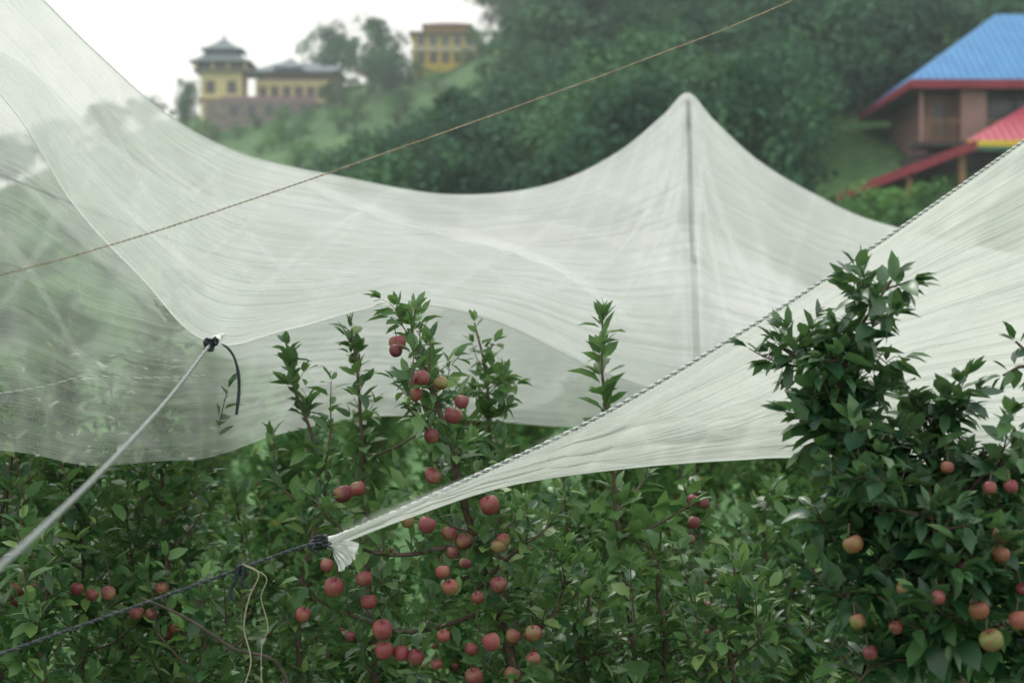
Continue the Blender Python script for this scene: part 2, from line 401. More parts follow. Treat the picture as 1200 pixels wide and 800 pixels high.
# --- big tree on the right, nearer
T = Veg(44)
tk = trunk_path([(1120, 820, 5.3), (1110, 740, 5.3), (1090, 660, 5.3), (1075, 600, 5.3)])
T.wood(tk, .045, .02, 8)
for pts, dens in (([(1080, 620, 5.3), (1030, 570, 5.2), (985, 520, 5.1), (985, 450, 5.1), (1005, 390, 5.1), (1045, 328, 5.1)], 2),
            ([(1075, 600, 5.3), (1030, 540, 5.2), (990, 480, 5.2), (950, 425, 5.2), (905, 425, 5.2)], 2),
            ([(1075, 610, 5.3), (1020, 560, 5.1), (965, 520, 5.1), (945, 490, 5.1)], 1),
            ([(1085, 610, 5.3), (1095, 560, 5.2), (1090, 510, 5.2), (1105, 475, 5.2)], 2),
            ([(1085, 640, 5.3), (1120, 600, 5.1), (1150, 560, 5.0), (1190, 545, 5.0)], 2),
            ([(1095, 660, 5.3), (1160, 610, 5.2), (1220, 580, 5.2), (1260, 560, 5.2)], 2),
            ([(1085, 640, 5.3), (1030, 630, 5.0), (985, 620, 5.0), (965, 640, 5.0)], 2),
            ([(1100, 690, 5.3), (1040, 700, 5.0), (1000, 690, 4.9), (985, 720, 4.9)], 2),
            ([(1105, 700, 5.3), (1150, 680, 4.9), (1190, 690, 4.9), (1230, 700, 4.9)], 2),
            ([(1110, 740, 5.3), (1060, 770, 5.0), (1025, 780, 5.0), (1005, 800, 5.0)], 2),
            ([(1110, 760, 5.3), (1160, 760, 5.0), (1200, 780, 5.0), (1240, 790, 5.0)], 2),
            ([(1110, 700, 5.3), (1110, 670, 4.9), (1100, 640, 4.8), (1090, 600, 4.8)], 2),
            ([(1110, 800, 5.3), (1090, 760, 4.9), (1100, 730, 4.8), (1130, 720, 4.8)], 2),
            ([(1075, 640, 5.3), (1060, 620, 5.0), (1040, 590, 4.9), (1020, 570, 4.9)], 2)):
    pp = crom([S(*p) for p in pts], 6)
    T.shoot(pp, .012, .004, .018, .092, upb=.2)
    for q in pp[3::2]:
        for _ in range(dens): T.lateral(q, Vector((T.r.uniform(-1, 1), T.r.uniform(-1, 1), T.r.uniform(-.3, .8))), T.r.uniform(.08, .22), .004, .022, .088, lift=0.05, sub=1)
for (u, v, r, d) in [(1110, 548, 9, 4.9), (1128, 665, 10, 4.72), (1050, 735, 9, 4.75), (1185, 570, 9, 4.85), (1100, 700, 9, 4.65), (1198, 690, 10, 4.75), (1020, 765, 9, 4.8), (1160, 572, 9, 4.8)]:
    T.apple(S(u, v, d), r/2000*d)
bt_ = T.build('apple_tree', M_leafdark, M_apple)
T = Veg(45)
for (u, v, r, d) in [(1147, 715, 14, 4.68), (1162, 750, 16, 4.62), (1000, 638, 12, 4.78), (1005, 728, 11, 4.75), (1173, 650, 12, 4.7), (1173, 628, 11, 4.74), (1194, 727, 12, 4.65), (1060, 690, 10, 4.72)]:
    T.apple(S(u, v, d), r/2000*d)
T.build('hanging_apples', M_leafdark, M_apple2, parent=bt_)
T = Veg(46)
tk = trunk_path([(1330, 800, 5.6), (1320, 600, 5.6), (1300, 480, 5.6), (1290, 350, 5.6)])
T.tree(tk, .5, z0=1.0, ls=.085, r0=.04, power=.6, top=.2)
for pts in ([(1300, 500, 5.6), (1250, 460, 5.4), (1205, 430, 5.3), (1175, 440, 5.3)], [(1300, 430, 5.6), (1250, 420, 5.4), (1210, 415, 5.3), (1190, 400, 5.3)]):
    pp = crom([S(*p) for p in pts], 6); T.shoot(pp, .01, .004, .016, .085, upb=.2)
T.build('apple_tree', M_leafdark, M_apple2)

# --- the rest of the orchard: instanced rows
orch = empty('apple_orchard')
protos = []
for k in range(4):
    T = Veg(100+k); r = T.r; h = [2.35, 2.6, 2.15, 2.75][k]
    tr = crom([Vector((0, 0, -.05)), Vector((.05, 0, .8)), Vector((-.04, .03, 1.6)), Vector((r.uniform(-.1, .1), 0, h))], 5)
    T.tree(tr, .85, lat_sp=.048, z0=.45, ls=.108, sp=.029, r0=.03, power=.6, apples=.16, top=.18, lift=.14, sprouts=7, sproutL=.5)
    me = []
    for nm, (v, f), mt in (('orchard_wood', T.w, M_twig), ('orchard_leaves', T.l, M_leaffar), ('orchard_apples', T.a, M_apple)):
        o = mkobj(nm, v, f, mt); me.append(o.data); bpy.data.objects.remove(o)
    protos.append(me)
def plant(x, y, s=1.0):
    k = R.randint(0, 3); rz = R.uniform(0, 6.28)
    for me in protos[k]:
        o = bpy.data.objects.new('orchard_'+me.name.split('_')[1].split('.')[0], me); SC.collection.objects.link(o)
        o.location = (x, y, terr(x, y)); o.rotation_euler = (0, 0, rz); o.scale = (s, s, s*R.uniform(.92, 1.06)); o.parent = orch
for yy, sp, s in ((8.9, .98, .80), (10.6, 1.05, .88), (12.8, 1.2, 1.02), (15.5, 1.4, 1.10), (19, 1.8, 1.15), (24, 2.3, 1.2), (31, 3.0, 1.3)):
    xm = yy*.34+.8
    x = -xm
    while x < xm:
        plant(x+R.uniform(-.2, .2), yy+R.uniform(-.35, .35), s*R.uniform(.9, 1.06)); x += sp

# ------------------------------------------------------------------ distant trees
def crown(seed, nl=20, nq=1500):
    r = random.Random(seed); V = []
    lobes = []
    for i in range(nl):
        a = r.uniform(0, 6.28); rr = r.uniform(.05, .40); z = r.uniform(.28, .88)
        rr *= (1.15-abs(z-.5)*1.2)
        lobes.append((Vector((rr*math.cos(a), rr*math.sin(a), z)), r.uniform(.08, .17)))
    for i in range(nq):
        c, R0 = lobes[r.randrange(nl)]
        d = Vector((r.gauss(0, 1), r.gauss(0, 1), r.gauss(0, 1))).normalized()
        if d.z < -.3 and r.random() < .6: d.z *= -1
        p = c+d*R0*r.uniform(.7, 1.15)
        n = (d+Vector((r.uniform(-.8, .8), r.uniform(-.8, .8), r.uniform(-.2, .9)))).normalized()
        q = n.orthogonal().normalized(); w = n.cross(q); an = r.uniform(0, 3); s = r.uniform(.011, .028)
        q2 = q*math.cos(an)+w*math.sin(an); w2 = n.cross(q2)
        V += [p-q2*s, p-w2*s*.7, p+q2*s*1.1, p+w2*s*.7]
    Wv, Wf = [], []
    tube_into(Wv, Wf, [Vector((0, 0, -.06)), Vector((.01, 0, .3)), Vector((0, .01, .7))], .025, .008, 6)
    for c, R0 in lobes[:7]:
        tube_into(Wv, Wf, [Vector((0, 0, .25)), (c+Vector((0, 0, .25)))/2, c], .010, .004, 5)
    return np.array([tuple(v) for v in V]), np.array([tuple(v) for v in Wv]), Wf
crowns = [crown(200+k, nq=2000) for k in range(5)]
class Mass:
    """many trees gathered in one foliage mesh and one wood mesh"""
    def __init__(s): s.cv = []; s.wv = []; s.wf = []; s.nw = 0
    def add(s, x, y, h, wd=1.0):
        c, wv, wf = R.choice(crowns); a = R.uniform(0, 6.28); ca, sa = math.cos(a), math.sin(a)
        M = np.array([[ca*h*wd, sa*h*wd, 0], [-sa*h*wd, ca*h*wd, 0], [0, 0, h]]); o = np.array([x, y, terr(x, y)-h*.08])
        s.cv.append(c@M+o); s.wv.append(wv@M+o); s.wf += [tuple(i+s.nw for i in f) for f in wf]; s.nw += len(wv)
    def build(s, par, mat, names):
        V = np.concatenate(s.cv).astype(np.float32); n = len(V)//4
        me = bpy.data.meshes.new(names[0]); me.vertices.add(len(V)); me.vertices.foreach_set('co', V.ravel())
        me.loops.add(n*4); me.loops.foreach_set('vertex_index', np.arange(n*4, dtype=np.int32))
        me.polygons.add(n); me.polygons.foreach_set('loop_start', np.arange(0, n*4, 4, dtype=np.int32))
        me.update(calc_edges=True); me.materials.append(mat)
        o = bpy.data.objects.new(names[0], me); SC.collection.objects.link(o); o.parent = par
        mkobj(names[1], np.concatenate(s.wv), s.wf, M_bark, par)
forest = empty('distant_forest'); FM = Mass()
for _ in range(3000):
    y = R.uniform(70, 172); u = R.uniform(380, 1330); x = (u-600)/2000*y
    z = terr(x, y); v = 400-(z-CAMZ)/y*2000; h = R.uniform(4.5, 9.0)*(1.0 if v < 300 else .8)
    topv = v-h*.98/y*2000
    lim = np.interp(u, [380, 470, 575, 600, 640], [150, 112, 92, 30, -300])
    if topv < lim: continue
    if u < 600 and u < np.interp(v, [60, 130, 200, 300], [540, 500, 430, 380]): continue
    if u > 930 and y < 87: continue
    if R.random() < (.81 if u < 900 else .62): continue
    FM.add(x, y, h*(1 if u < 950 or y > 110 else .75), R.uniform(.85, 1.2))
FM.build(forest, M_forest, ('forest_crowns', 'forest_trunks'))
bushes = empty('hillside_bushes'); BM = Mass()
for _ in range(240):
    y = R.uniform(62, 160); u = R.uniform(-150, 620); x = (u-600)/2000*y
    if y > 140 and 225 < u < 400: continue
    if y > 120 and 470 < u < 580: continue
    BM.add(x, y, R.uniform(1.0, 3.0), R.uniform(1.0, 1.5))
for u, y, h in ((236, 154, 2.2), (250, 153, 1.6), (300, 154, 1.5), (330, 154, 1.7), (385, 154, 2.6), (402, 152, 3.2), (360, 150, 1.6), (280, 150, 1.4), (478, 156, 3.2), (492, 157, 2.0), (545, 157, 1.8), (565, 157, 3.0), (415, 146, 2.4), (510, 150, 2.2), (470, 143, 2.6)):
    BM.add((u-600)/2000*y, y, h, 1.3)
for _ in range(60):
    y = R.uniform(58, 66); u = R.uniform(880, 1300); x = (u-600)/2000*y
    BM.add(x, y, R.uniform(1.5, 3.0), R.uniform(1.0, 1.4))
for _ in range(14):
    y = R.uniform(84, 110); u = R.uniform(900, 1150); x = (u-600)/2000*y
    BM.add(x, y, R.uniform(2.5, 5), R.uniform(1.0, 1.3))
BM.build(bushes, M_bush, ('bush_crowns', 'bush_stems'))
for (u, d, h, w) in ((213, 160, 5.5, .65), (388, 168, 7.5, .9), (432, 156, 8.0, 1.0), (455, 150, 5.0, 1.1), (607, 168, 9, 1.1), (590, 160, 7, 1), (640, 168, 9, 1.1), (168, 162, 4, 1.2), (120, 162, 5, 1.2), (60, 162, 6, 1.2), (10, 164, 6, 1.2)):
    t = empty('broadleaf_tree'); q = Mass(); q.add((u-600)/2000*d, d, h, w); q.add((u-600)/2000*d+.4, d+.5, h*.95, w); q.build(t, M_forest, ('crown', 'trunk'))

# ------------------------------------------------------------------ buildings
def box(name, par, x0, x1, y0, y1, z0, z1, mat, bev=0):
    V = [(x, y, z) for z in (z0, z1) for y in (y0, y1) for x in (x0, x1)]
    F = [(0, 2, 3, 1), (4, 5, 7, 6), (0, 1, 5, 4), (2, 6, 7, 3), (0, 4, 6, 2), (1, 3, 7, 5)]
    return mkobj(name, V, F, mat, par, smooth=False)
def hip(name, par, x0, x1, y0, y1, z0, z1, inset, mat, t=.12, inx=None):
    ym = (y0+y1)/2; inx = inset if inx is None else inx
    V = [(x0, y0, z0), (x1, y0, z0), (x1, y1, z0), (x0, y1, z0), (x0+inx, ym, z1), (x1-inx, ym, z1),
         (x0, y0, z0-t), (x1, y0, z0-t), (x1, y1, z0-t), (x0, y1, z0-t)]
    F = [(0, 1, 5, 4), (1, 2, 5), (2, 3, 4, 5), (3, 0, 4), (0, 6, 7, 1), (1, 7, 8, 2), (2, 8, 9, 3), (3, 9, 6, 0), (6, 9, 8, 7)]
    return mkobj(name, V, F, mat, par, smooth=False)
def metal(name, c1, c2, seam=.5):
    m, nt, out = newmat(name)
    col = ramp(nt, [(.3, c1), (.7, c2)], noisev(nt, .8, 5))
    tc = N(nt, 'ShaderNodeTexCoord'); w = N(nt, 'ShaderNodeTexWave'); w.inputs['Scale'].default_value = seam; w.bands_direction = 'X'
    nt.links.new(tc.outputs['Object'], w.inputs['Vector'])
    b = N(nt, 'ShaderNodeBump'); b.inputs['Strength'].default_value = .6; b.inputs['Distance'].default_value = .1
    nt.links.new(w.outputs['Fac'], b.inputs['Height'])
    col = mixc(nt, math_(nt, 'MULTIPLY', w.outputs['Fac'], .25), col, tuple(min(1, c*1.5+.03) for c in c2))
    p = N(nt, 'ShaderNodeBsdfPrincipled'); p.inputs['Roughness'].default_value = .5
    nt.links.new(col, p.inputs['Base Color']); nt.links.new(b.outputs[0], p.inputs['Normal']); nt.links.new(p.outputs[0], out.inputs[0])
    return m
M_blue = metal('blue_metal_roof', (.015, .17, .46), (.03, .25, .57), .9)
M_pink = metal('red_metal_roof', (.42, .05, .09), (.54, .09, .14), .9)
M_red = simple('red_fascia', (.24, .035, .05), (.33, .05, .075), 2, .6)
m, nt, out = newmat('red_brick'); bt = N(nt, 'ShaderNodeTexBrick'); tc = N(nt, 'ShaderNodeTexCoord')
bt.inputs['Scale'].default_value = 2.2; bt.inputs['Color1'].default_value = (.40, .20, .19, 1); bt.inputs['Color2'].default_value = (.30, .15, .15, 1); bt.inputs['Mortar'].default_value = (.42, .36, .34, 1)
mpp = N(nt, 'ShaderNodeMapping'); mpp.inputs['Rotation'].default_value = (math.pi/2, 0, 0); nt.links.new(tc.outputs['Object'], mpp.inputs[0]); nt.links.new(mpp.outputs[0], bt.inputs[0])
pp_ = N(nt, 'ShaderNodeBsdfPrincipled'); pp_.inputs['Roughness'].default_value = .9; nt.links.new(bt.outputs[0], pp_.inputs['Base Color']); nt.links.new(pp_.outputs[0], out.inputs[0])
M_brick = m
M_dark = simple('dark_timber', (.05, .05, .055), (.09, .08, .08), 2, .8)
M_wood = simple('timber', (.26, .15, .09), (.36, .22, .14), 5, .8)
M_yel = simple('yellow_paint', (.72, .52, .06), (.82, .62, .10), 1.5, .8)
M_cream = simple('cream_plaster', (.68, .59, .30), (.78, .69, .40), 1.5, .85)
M_slate = simple('slate_roof', (.16, .20, .23), (.24, .29, .32), 3, .8)
M_plumroof = simple('faded_red_roof', (.28, .18, .21), (.38, .26, .28), 3, .8)
M_stone = simple('stone_wall', (.15, .14, .135), (.34, .29, .25), 3, .9)
M_greyw = simple('grey_plaster', (.30, .34, .36), (.40, .44, .46), 2, .85)
M_glass = simple('window_glass', (.03, .045, .055), (.07, .09, .11), 2, .2, spec=.5)
M_whitef = simple('white_frame', (.65, .65, .62), (.78, .78, .76), 5, .7)
def window(par, x, z, w, h, y, fr=M_whitef):
    box('window_pane', par, x-w/2, x+w/2, y-.03, y+.05, z, z+h, M_glass)
    t = .09
    box('window_frame', par, x-w/2-t, x-w/2, y-.08, y+.05, z-t, z+h+t, fr); box('window_frame', par, x+w/2, x+w/2+t, y-.08, y+.05, z-t, z+h+t, fr)
    box('window_frame', par, x-w/2, x+w/2, y-.08, y+.05, z-t, z, fr); box('window_frame', par, x-w/2, x+w/2, y-.08, y+.05, z+h, z+h+t, fr)
    box('window_frame', par, x-.03, x+.03, y-.06, y-.031, z, z+h, fr)

hs = empty('village_house', (0, 75, 0))
box('lower_wall', hs, 17.6, 29, 0, 8, 5, 11.2, M_dark)
box('upper_wall', hs, 18.4, 29, .8, 8, 11.2, 13.95, M_brick)
hip('blue_roof', hs, 17.3, 31, -1.2, 10, 14.35, 18.2, 5.2, M_blue, .02)
for a in ((17.3, 31, -1.25, -1.17), (17.3, 31, 9.97, 10.05)): box('roof_fascia', hs, a[0], a[1], a[2], a[3], 13.95, 14.32, M_red)
box('roof_fascia', hs, 17.22, 17.298, -1.25, 10.05, 13.95, 14.32, M_red)
box('soffit', hs, 17.31, 31, -1.16, 9.96, 13.953, 14.0, M_dark)
box('balcony_slab', hs, 17.6, 29, -.6, .79, 11.5, 11.7, M_dark)
box('corner_pier', hs, 19.6, 20.7, -.55, .79, 11.71, 13.94, M_brick)
for x in (17.8, 22.6, 25): box('balcony_post', hs, x, x+.16, -.5, -.34, 11.71, 13.94, M_brick)
for i in range(28): box('baluster', hs, 17.99+i*.26, 18.04+i*.26, -.45, -.40, 11.72, 12.6, M_wood)
box('balcony_rail', hs, 17.97, 25, -.47, -.37, 12.61, 12.68, M_wood)
box('dark_opening', hs, 20.9, 24.5, .74, .85, 11.71, 13.9, M_glass)
window(hs, 19.0, 12.1, .6, 1.5, .8, M_wood)
V = [(18.9, -4.2, 11.35), (31, -4.2, 11.35), (31, -.62, 13.4), (22.6, -.62, 13.4), (18.9, -4.2, 11.2), (31, -4.2, 11.2), (31, -.62, 13.2), (22.6, -.62, 13.2)]
mkobj('porch_roof', V, [(0, 1, 2, 3), (4, 7, 6, 5), (0, 4, 5, 1), (0, 3, 7, 4), (3, 2, 6, 7)], M_pink, hs, False)
box('porch_fascia', hs, 18.9, 31, -4.3, -4.205, 11.08, 11.33, M_yel)
box('porch_fascia_lower', hs, 18.9, 31, -4.28, -4.2, 10.9, 11.075, simple('green_trim', (.05, .16, .12), (.08, .22, .15)))
V = [(19.2, -4.5, 11.3), (13.4, -4.5, 9.1), (13.4, 4, 9.1), (19.2, 4, 11.3)]
V += [(a, b, c-.12) for a, b, c in V]
mkobj('shed_roof', V, [(0, 3, 2, 1), (4, 5, 6, 7), (0, 1, 5, 4), (1, 2, 6, 5), (2, 3, 7, 6), (3, 0, 4, 7)], M_dark, hs, False)
V = [(19.2, -4.58, 11.33), (13.35, -4.58, 9.13), (13.35, -4.51, 9.13), (19.2, -4.51, 11.33)]
V += [(a, b, c-.40) for a, b, c in V]
mkobj('shed_fascia', V, [(0, 3, 2, 1), (4, 5, 6, 7), (0, 1, 5, 4), (1, 2, 6, 5), (2, 3, 7, 6), (3, 0, 4, 7)], M_red, hs, False)
for x, zt in ((14.3, 9.0), (16.4, 9.85), (18.6, 10.75), (22, 10.9)): box('porch_post', hs, x, x+.28, -4.0, -3.75, 5, zt, M_wood)
box('shed_back_wall', hs, 14.2, 17.59, 2.5, 3.4, 5, 8.9, M_dark)
window(hs, 20.5, 8.7, 1.4, 1.5, 0)

gh = empty('grey_house', (0, 92, 0))
box('walls', gh, 22.2, 33, 0, 8, 10, 19.5, M_greyw)
hip('roof', gh, 21.0, 34, -1.2, 9, 19.5, 24, 3.5, M_slate, .2)
for x in (23.6, 26.2, 28.8): window(gh, x, 17, 1.1, 1.4, 0)

yT = 160
zb = terr(-27, yT)
tt = empty('temple_tower', (S(263, 0, yT).x, yT, 0)); px = yT/2000
zz = lambda v: CAMZ+(400-v)*px
box('tower_shaft', tt, -1.9, 1.9, -1.9, 1.9, zb-2, zz(88), M_cream)
box('string_course', tt, -2.05, 2.05, -2.05, 2.05, zz(122), zz(119), M_wood)
for x in (-1.0, 1.0): window(tt, x, zz(112), .7, 1.0, -1.9, M_wood)
box('gallery_floor', tt, -2.5, 2.5, -2.5, 2.5, zz(88)+.003, zz(86), M_stone)
box('gallery_core', tt, -1.6, 1.6, -1.6, 1.6, zz(86), zz(77), M_slate)
for x in (-2.4, -.8, .6, 2.2):
    box('gallery_post', tt, x, x+.2, -2.4, -2.2, zz(86)+.002, zz(77), M_cream); box('gallery_post', tt, x, x+.2, 2.2, 2.4, zz(86)+.002, zz(77), M_cream)
def pyramid(name, par, a, z0, b, z1, mat, curve=.25):
    V, F = [], []; n = 5
    for i in range(n+1):
        t = i/n; w = a+(b-a)*(t**(1-curve)); z = z0+(z1-z0)*t
        V += [(-w, -w, z), (w, -w, z), (w, w, z), (-w, w, z)]
    for i in range(n):
        for j in range(4): F.append((i*4+j, i*4+(j+1) % 4, i*4+4+(j+1) % 4, i*4+4+j))
    F.append((3, 2, 1, 0)); F.append((n*4, n*4+1, n*4+2, n*4+3))
    return mkobj(name, V, F, mat, par, False)
pyramid('lower_roof', tt, 2.9, zz(77), 1.3, zz(64), M_slate)
box('lantern', tt, -1.2, 1.2, -1.2, 1.2, zz(64), zz(61), M_stone)
pyramid('upper_roof', tt, 2.0, zz(61), .12, zz(46), M_slate)
tube('finial', [Vector((0, 0, zz(46))), Vector((0, 0, zz(43))), Vector((0, 0, zz(39)))], .14, .04, M_wood, tt)

an = empty('temple_annex', (S(345, 0, yT).x, yT+1, 0))
w = px
box('terrace_wall', an, -100*w, 28*w, -3.2, 4, zb-3, zz(122), M_stone)
box('terrace_parapet', an, -80*w, 28*w, -3.3, -3.21, zz(124), zz(117), M_plumroof)
box('hall_walls', an, -45*w, 40*w, -1.5, 4, zz(122), zz(95), M_cream)
box('hall_wall_upper', an, -38*w, 30*w, -1.0, 4, zz(95), zz(86), M_brick)
hip('hall_roof', an, -50*w, 46*w, -2.3, 5, zz(87)+.1, zz(69), 2.2, M_slate, .15)
hip('gable_roof', an, -22*w, 12*w, -2.9, 3, zz(83)+.1, zz(66), 1.3, M_slate, .15)
for x in (-36, -22, -8, 6, 20, 33): window(an, x*w, zz(116), .6, 1.0, -1.5, M_wood)
for x in (-70, -50, -30, -10, 10): box('arch_opening', an, x*w, (x+8)*w, -3.26, -3.18, zz(140), zz(128), M_glass)
box('side_wing', an, 28.1*w, 52*w, -1.0, 4, zb-1, zz(88), M_brick)
hip('side_wing_roof', an, 25*w, 56*w, -1.8, 5, zz(85)+.1, zz(72), 1.0, M_slate, .15)

yY = 162; px2 = yY/2000; zy = lambda v: CAMZ+(400-v)*px2
yb = empty('yellow_house', (S(523, 0, yY).x, yY, 0)); w = px2; gb = terr(-6, yY)
box('walls', yb, -38*w, 36*w, -2, 5, gb-2, zy(44), M_yel)
box('floor_band', yb, -39.5*w, 37.5*w, -2.15, 5.1, zy(64), zy(61), M_whitef)
hip('skirt_roof', yb, -42*w, 40*w, -2.8, 6, zy(44)+.1, zy(36), 1.4, M_plumroof, .15)
box('attic', yb, -24*w, 28*w, -1.2, 4, zy(42), zy(34), M_yel)
hip('roof', yb, -28*w, 32*w, -2.0, 5, zy(34)+.1, zy(23), 1.6, M_plumroof, .15)
for x in (-28, -14, 0, 14, 28):
    window(yb, x*w, zy(58), .6, .85, -2, M_whitef); window(yb, x*w, zy(77), .6, .85, -2, M_wood)

# ------------------------------------------------------------------ nets
def surf(rows, nr, nc):
    A = [crom([S(*p) if len(p) == 3 and not isinstance(p, Vector) else p for p in row], nc) for row in rows]
    cols = [crom([A[i][j] for i in range(len(A))], nr) for j in range(len(A[0]))]
    return cols
def netobj(name, sheets, mat, amp=.02, fold=30, dens=None, parent=None, seed=0, dv=.22):
    V, F, UV, D = [], [], [], []
    for si, cols in enumerate(sheets):
        b = len(V); nj = len(cols); ni = len(cols[0])
        for j in range(nj):
            for i in range(ni):
                s, t = j/(nj-1), i/(ni-1); p = cols[j][i]
                edge = min(1, 4*t*(1-t)+.08)
                # pulled folds: ridged noise running down from the supports and diagonal drag lines
                f1 = 1-abs(noise.noise(Vector((s*fold+seed+t*2, t*1.4, 1+si))))*2.2
                f2 = 1-abs(noise.noise(Vector((s*fold*.45-t*4+seed, t*2.0+s*3, 5+si))))*2.2
                k = .6*f1+.6*f2+.5*noise.noise(Vector((s*4+t*fold*.5, s*fold*.3, 5+si+seed)))
                o = Vector((0, -1, .35))*(amp*edge*k)
                V.append(p+o); UV.append((s, t+si))
                q = dv*(.55*(max(0, f1)**4-.25)+.55*(max(0, f2)**4-.25)+noise.noise(p*.9+Vector((seed, 3, 0)))*.9)
                D.append((dens(s, t, si) if dens else .7)+q)
        for j in range(nj-1):
            for i in range(ni-1):
                a = b+j*ni+i; F.append((a, a+ni, a+ni+1, a+1))
    o = mkobj(name, V, F, mat, parent)
    uvl = o.data.uv_layers.new(name='UVMap')
    idx = np.empty(len(o.data.loops), dtype=np.int32); o.data.loops.foreach_get('vertex_index', idx)
    uvl.data.foreach_set('uv', np.array(UV, dtype=np.float32)[idx].ravel())
    at = o.data.attributes.new('dens', 'FLOAT', 'POINT'); at.data.foreach_set('value', np.array(D, dtype=np.float32))
    return o
def midrows(top, hem, fr, sag=.0, back=0.0):
    rows = [[S(*p) for p in top]]
    for f in fr:
        row = []
        for a, b in zip(top, hem):
            A, B = S(*a), S(*b); q = A.lerp(B, f); k = 4*f*(1-f); L = (A-B).length
            q.z -= sag*k*L; q.y += back*k*L
            row.append(q)
        rows.append(row)
    rows.append([S(*p) for p in hem]); return rows

top1 = [(-200, -200, 8), (0, -45, 8.2), (110, 60, 8.6), (200, 138, 9), (290, 183, 9.6), (400, 208, 10.4), (530, 229, 11.5), (640, 218, 12.5), (720, 182, 13.4), (775, 138, 13.8), (806, 110, 14), (836, 141, 14), (890, 190, 14), (960, 231, 14), (1035, 263, 14), (1200, 300, 14), (1400, 330, 14)]
hem1 = [(-200, -100, 6.5), (0, 110, 6), (85, 238, 5.8), (165, 325, 5.6), (246, 402, 5.5), (340, 386, 6.3), (470, 356, 7.4), (580, 376, 8.4), (690, 428, 9.2), (765, 455, 9.7), (818, 468, 10), (870, 472, 10.2), (945, 470, 10.5), (1040, 460, 11), (1130, 450, 11), (1250, 440, 11), (1420, 440, 11)]
front = surf(midrows(top1, hem1, (.33, .66), sag=.02), 18, 26)
backh = [(u+10, v+250 if u < 700 else v+190, d+5) for u, v, d in top1]
backs = surf(midrows(top1, backh, (.4, .7), sag=.05), 8, 8)
net1 = empty('orchard_net')
SP = 10/16.
def d1(s, t, si):
    base = .54+.20*min(1, max(0, (s-.12)*3))
    if si: return base*.7
    if t > .985: base += .2
    if abs(s-SP) < .0055 and t > .02: base = .34+.1*t
    elif abs(s-SP) < .0095: base += .1
    return base
netobj('canopy_fabric', [front, backs], M_net, .05, 26, d1, net1, dv=.26)
tube('hem_cord', [c[-1] for c in front], .0024, .0024, M_cord, net1, 6)
tube('ridge_cord', [c[0]+Vector((0, 0, .004)) for c in front], .0035, .0035, M_cord, net1, 6)
def seamline(cols, s0, t0, s1, t1, n=60, bow=0):
    pts = []
    for k in range(n+1):
        f = k/n; s = s0+(s1-s0)*f; t = t0+(t1-t0)*f+bow*4*f*(1-f)
        j = min(len(cols)-1.001, max(0, s*(len(cols)-1))); i = min(len(cols[0])-1.001, max(0, t*(len(cols[0])-1)))
        j0, i0 = int(j), int(i); fj, fi = j-j0, i-i0
        p = cols[j0][i0].lerp(cols[j0+1][i0], fj).lerp(cols[j0][i0+1].lerp(cols[j0+1][i0+1], fj), fi)
        pts.append(p+Vector((0, -.08, .02)))
    return pts
def ribbon(name, pts, w, mat, parent, dens=.5):
    V, F, D = [], [], []
    n_ = len(pts)
    for i, p in enumerate(pts):
        t = (pts[min(i+1, n_-1)]-pts[max(i-1, 0)]).normalized(); sd = t.cross(Vector((0, 1, 0))).normalized()
        ww = w*(.8+.5*noise.noise(p*1.7))
        V += [p+sd*ww/2, p+sd*ww/6, p-sd*ww/6, p-sd*ww/2]; fade = min(1, 4*i/n_, 4*(n_-1-i)/n_)
        dd = dens*fade*(.7+.6*noise.noise(p*2.3))
        D += [0.0, dd, dd, 0.0]
    for i in range(n_-1):
        for j in range(3): F.append((4*i+j, 4*i+j+1, 4*i+j+5, 4*i+j+4))
    o = mkobj(name, V, F, mat, parent)
    o.data.uv_layers.new(name='UVMap')
    at = o.data.attributes.new('dens', 'FLOAT', 'POINT'); at.data.foreach_set('value', np.array(D, dtype=np.float32))
    return o
M_seam = netmat('net_overlap', (.95, .955, .955), k=0.0, fold=False)
for n_ in M_seam.node_tree.nodes:
    if n_.type == 'MATH' and n_.operation == 'MAXIMUM': n_.inputs[1].default_value = 0.0
for a in ((.26, 0, .58, .97, .12, .0, .45), (.20, .1, .35, .98, .06, .0, .3), (.10, .35, .42, .32, .06, .02, .2), (.08, .78, .36, .72, .05, .0, .22), (.25, .0, .17, .9, .06, .0, .28), (.30, .0, .21, .9, .05, .0, .2), (.35, .0, .27, .9, .06, .0, .22),
          (SP, 0, .42, .9, .10, .03, .34), (SP, 0, .50, .98, .06, .0, .24), (SP, 0, .76, .9, .10, .0, .34), (SP, 0, .69, .95, .06, .0, .24), (.14, .2, .30, .8, .05, 0, .24), (.31, .2, .46, .85, .05, 0, .2), (.10, .1, .25, .95, .06, 0, .34)):
    ribbon('seam', seamline(front, *a[:4], bow=a[5]), a[4], M_seam, net1, a[6])

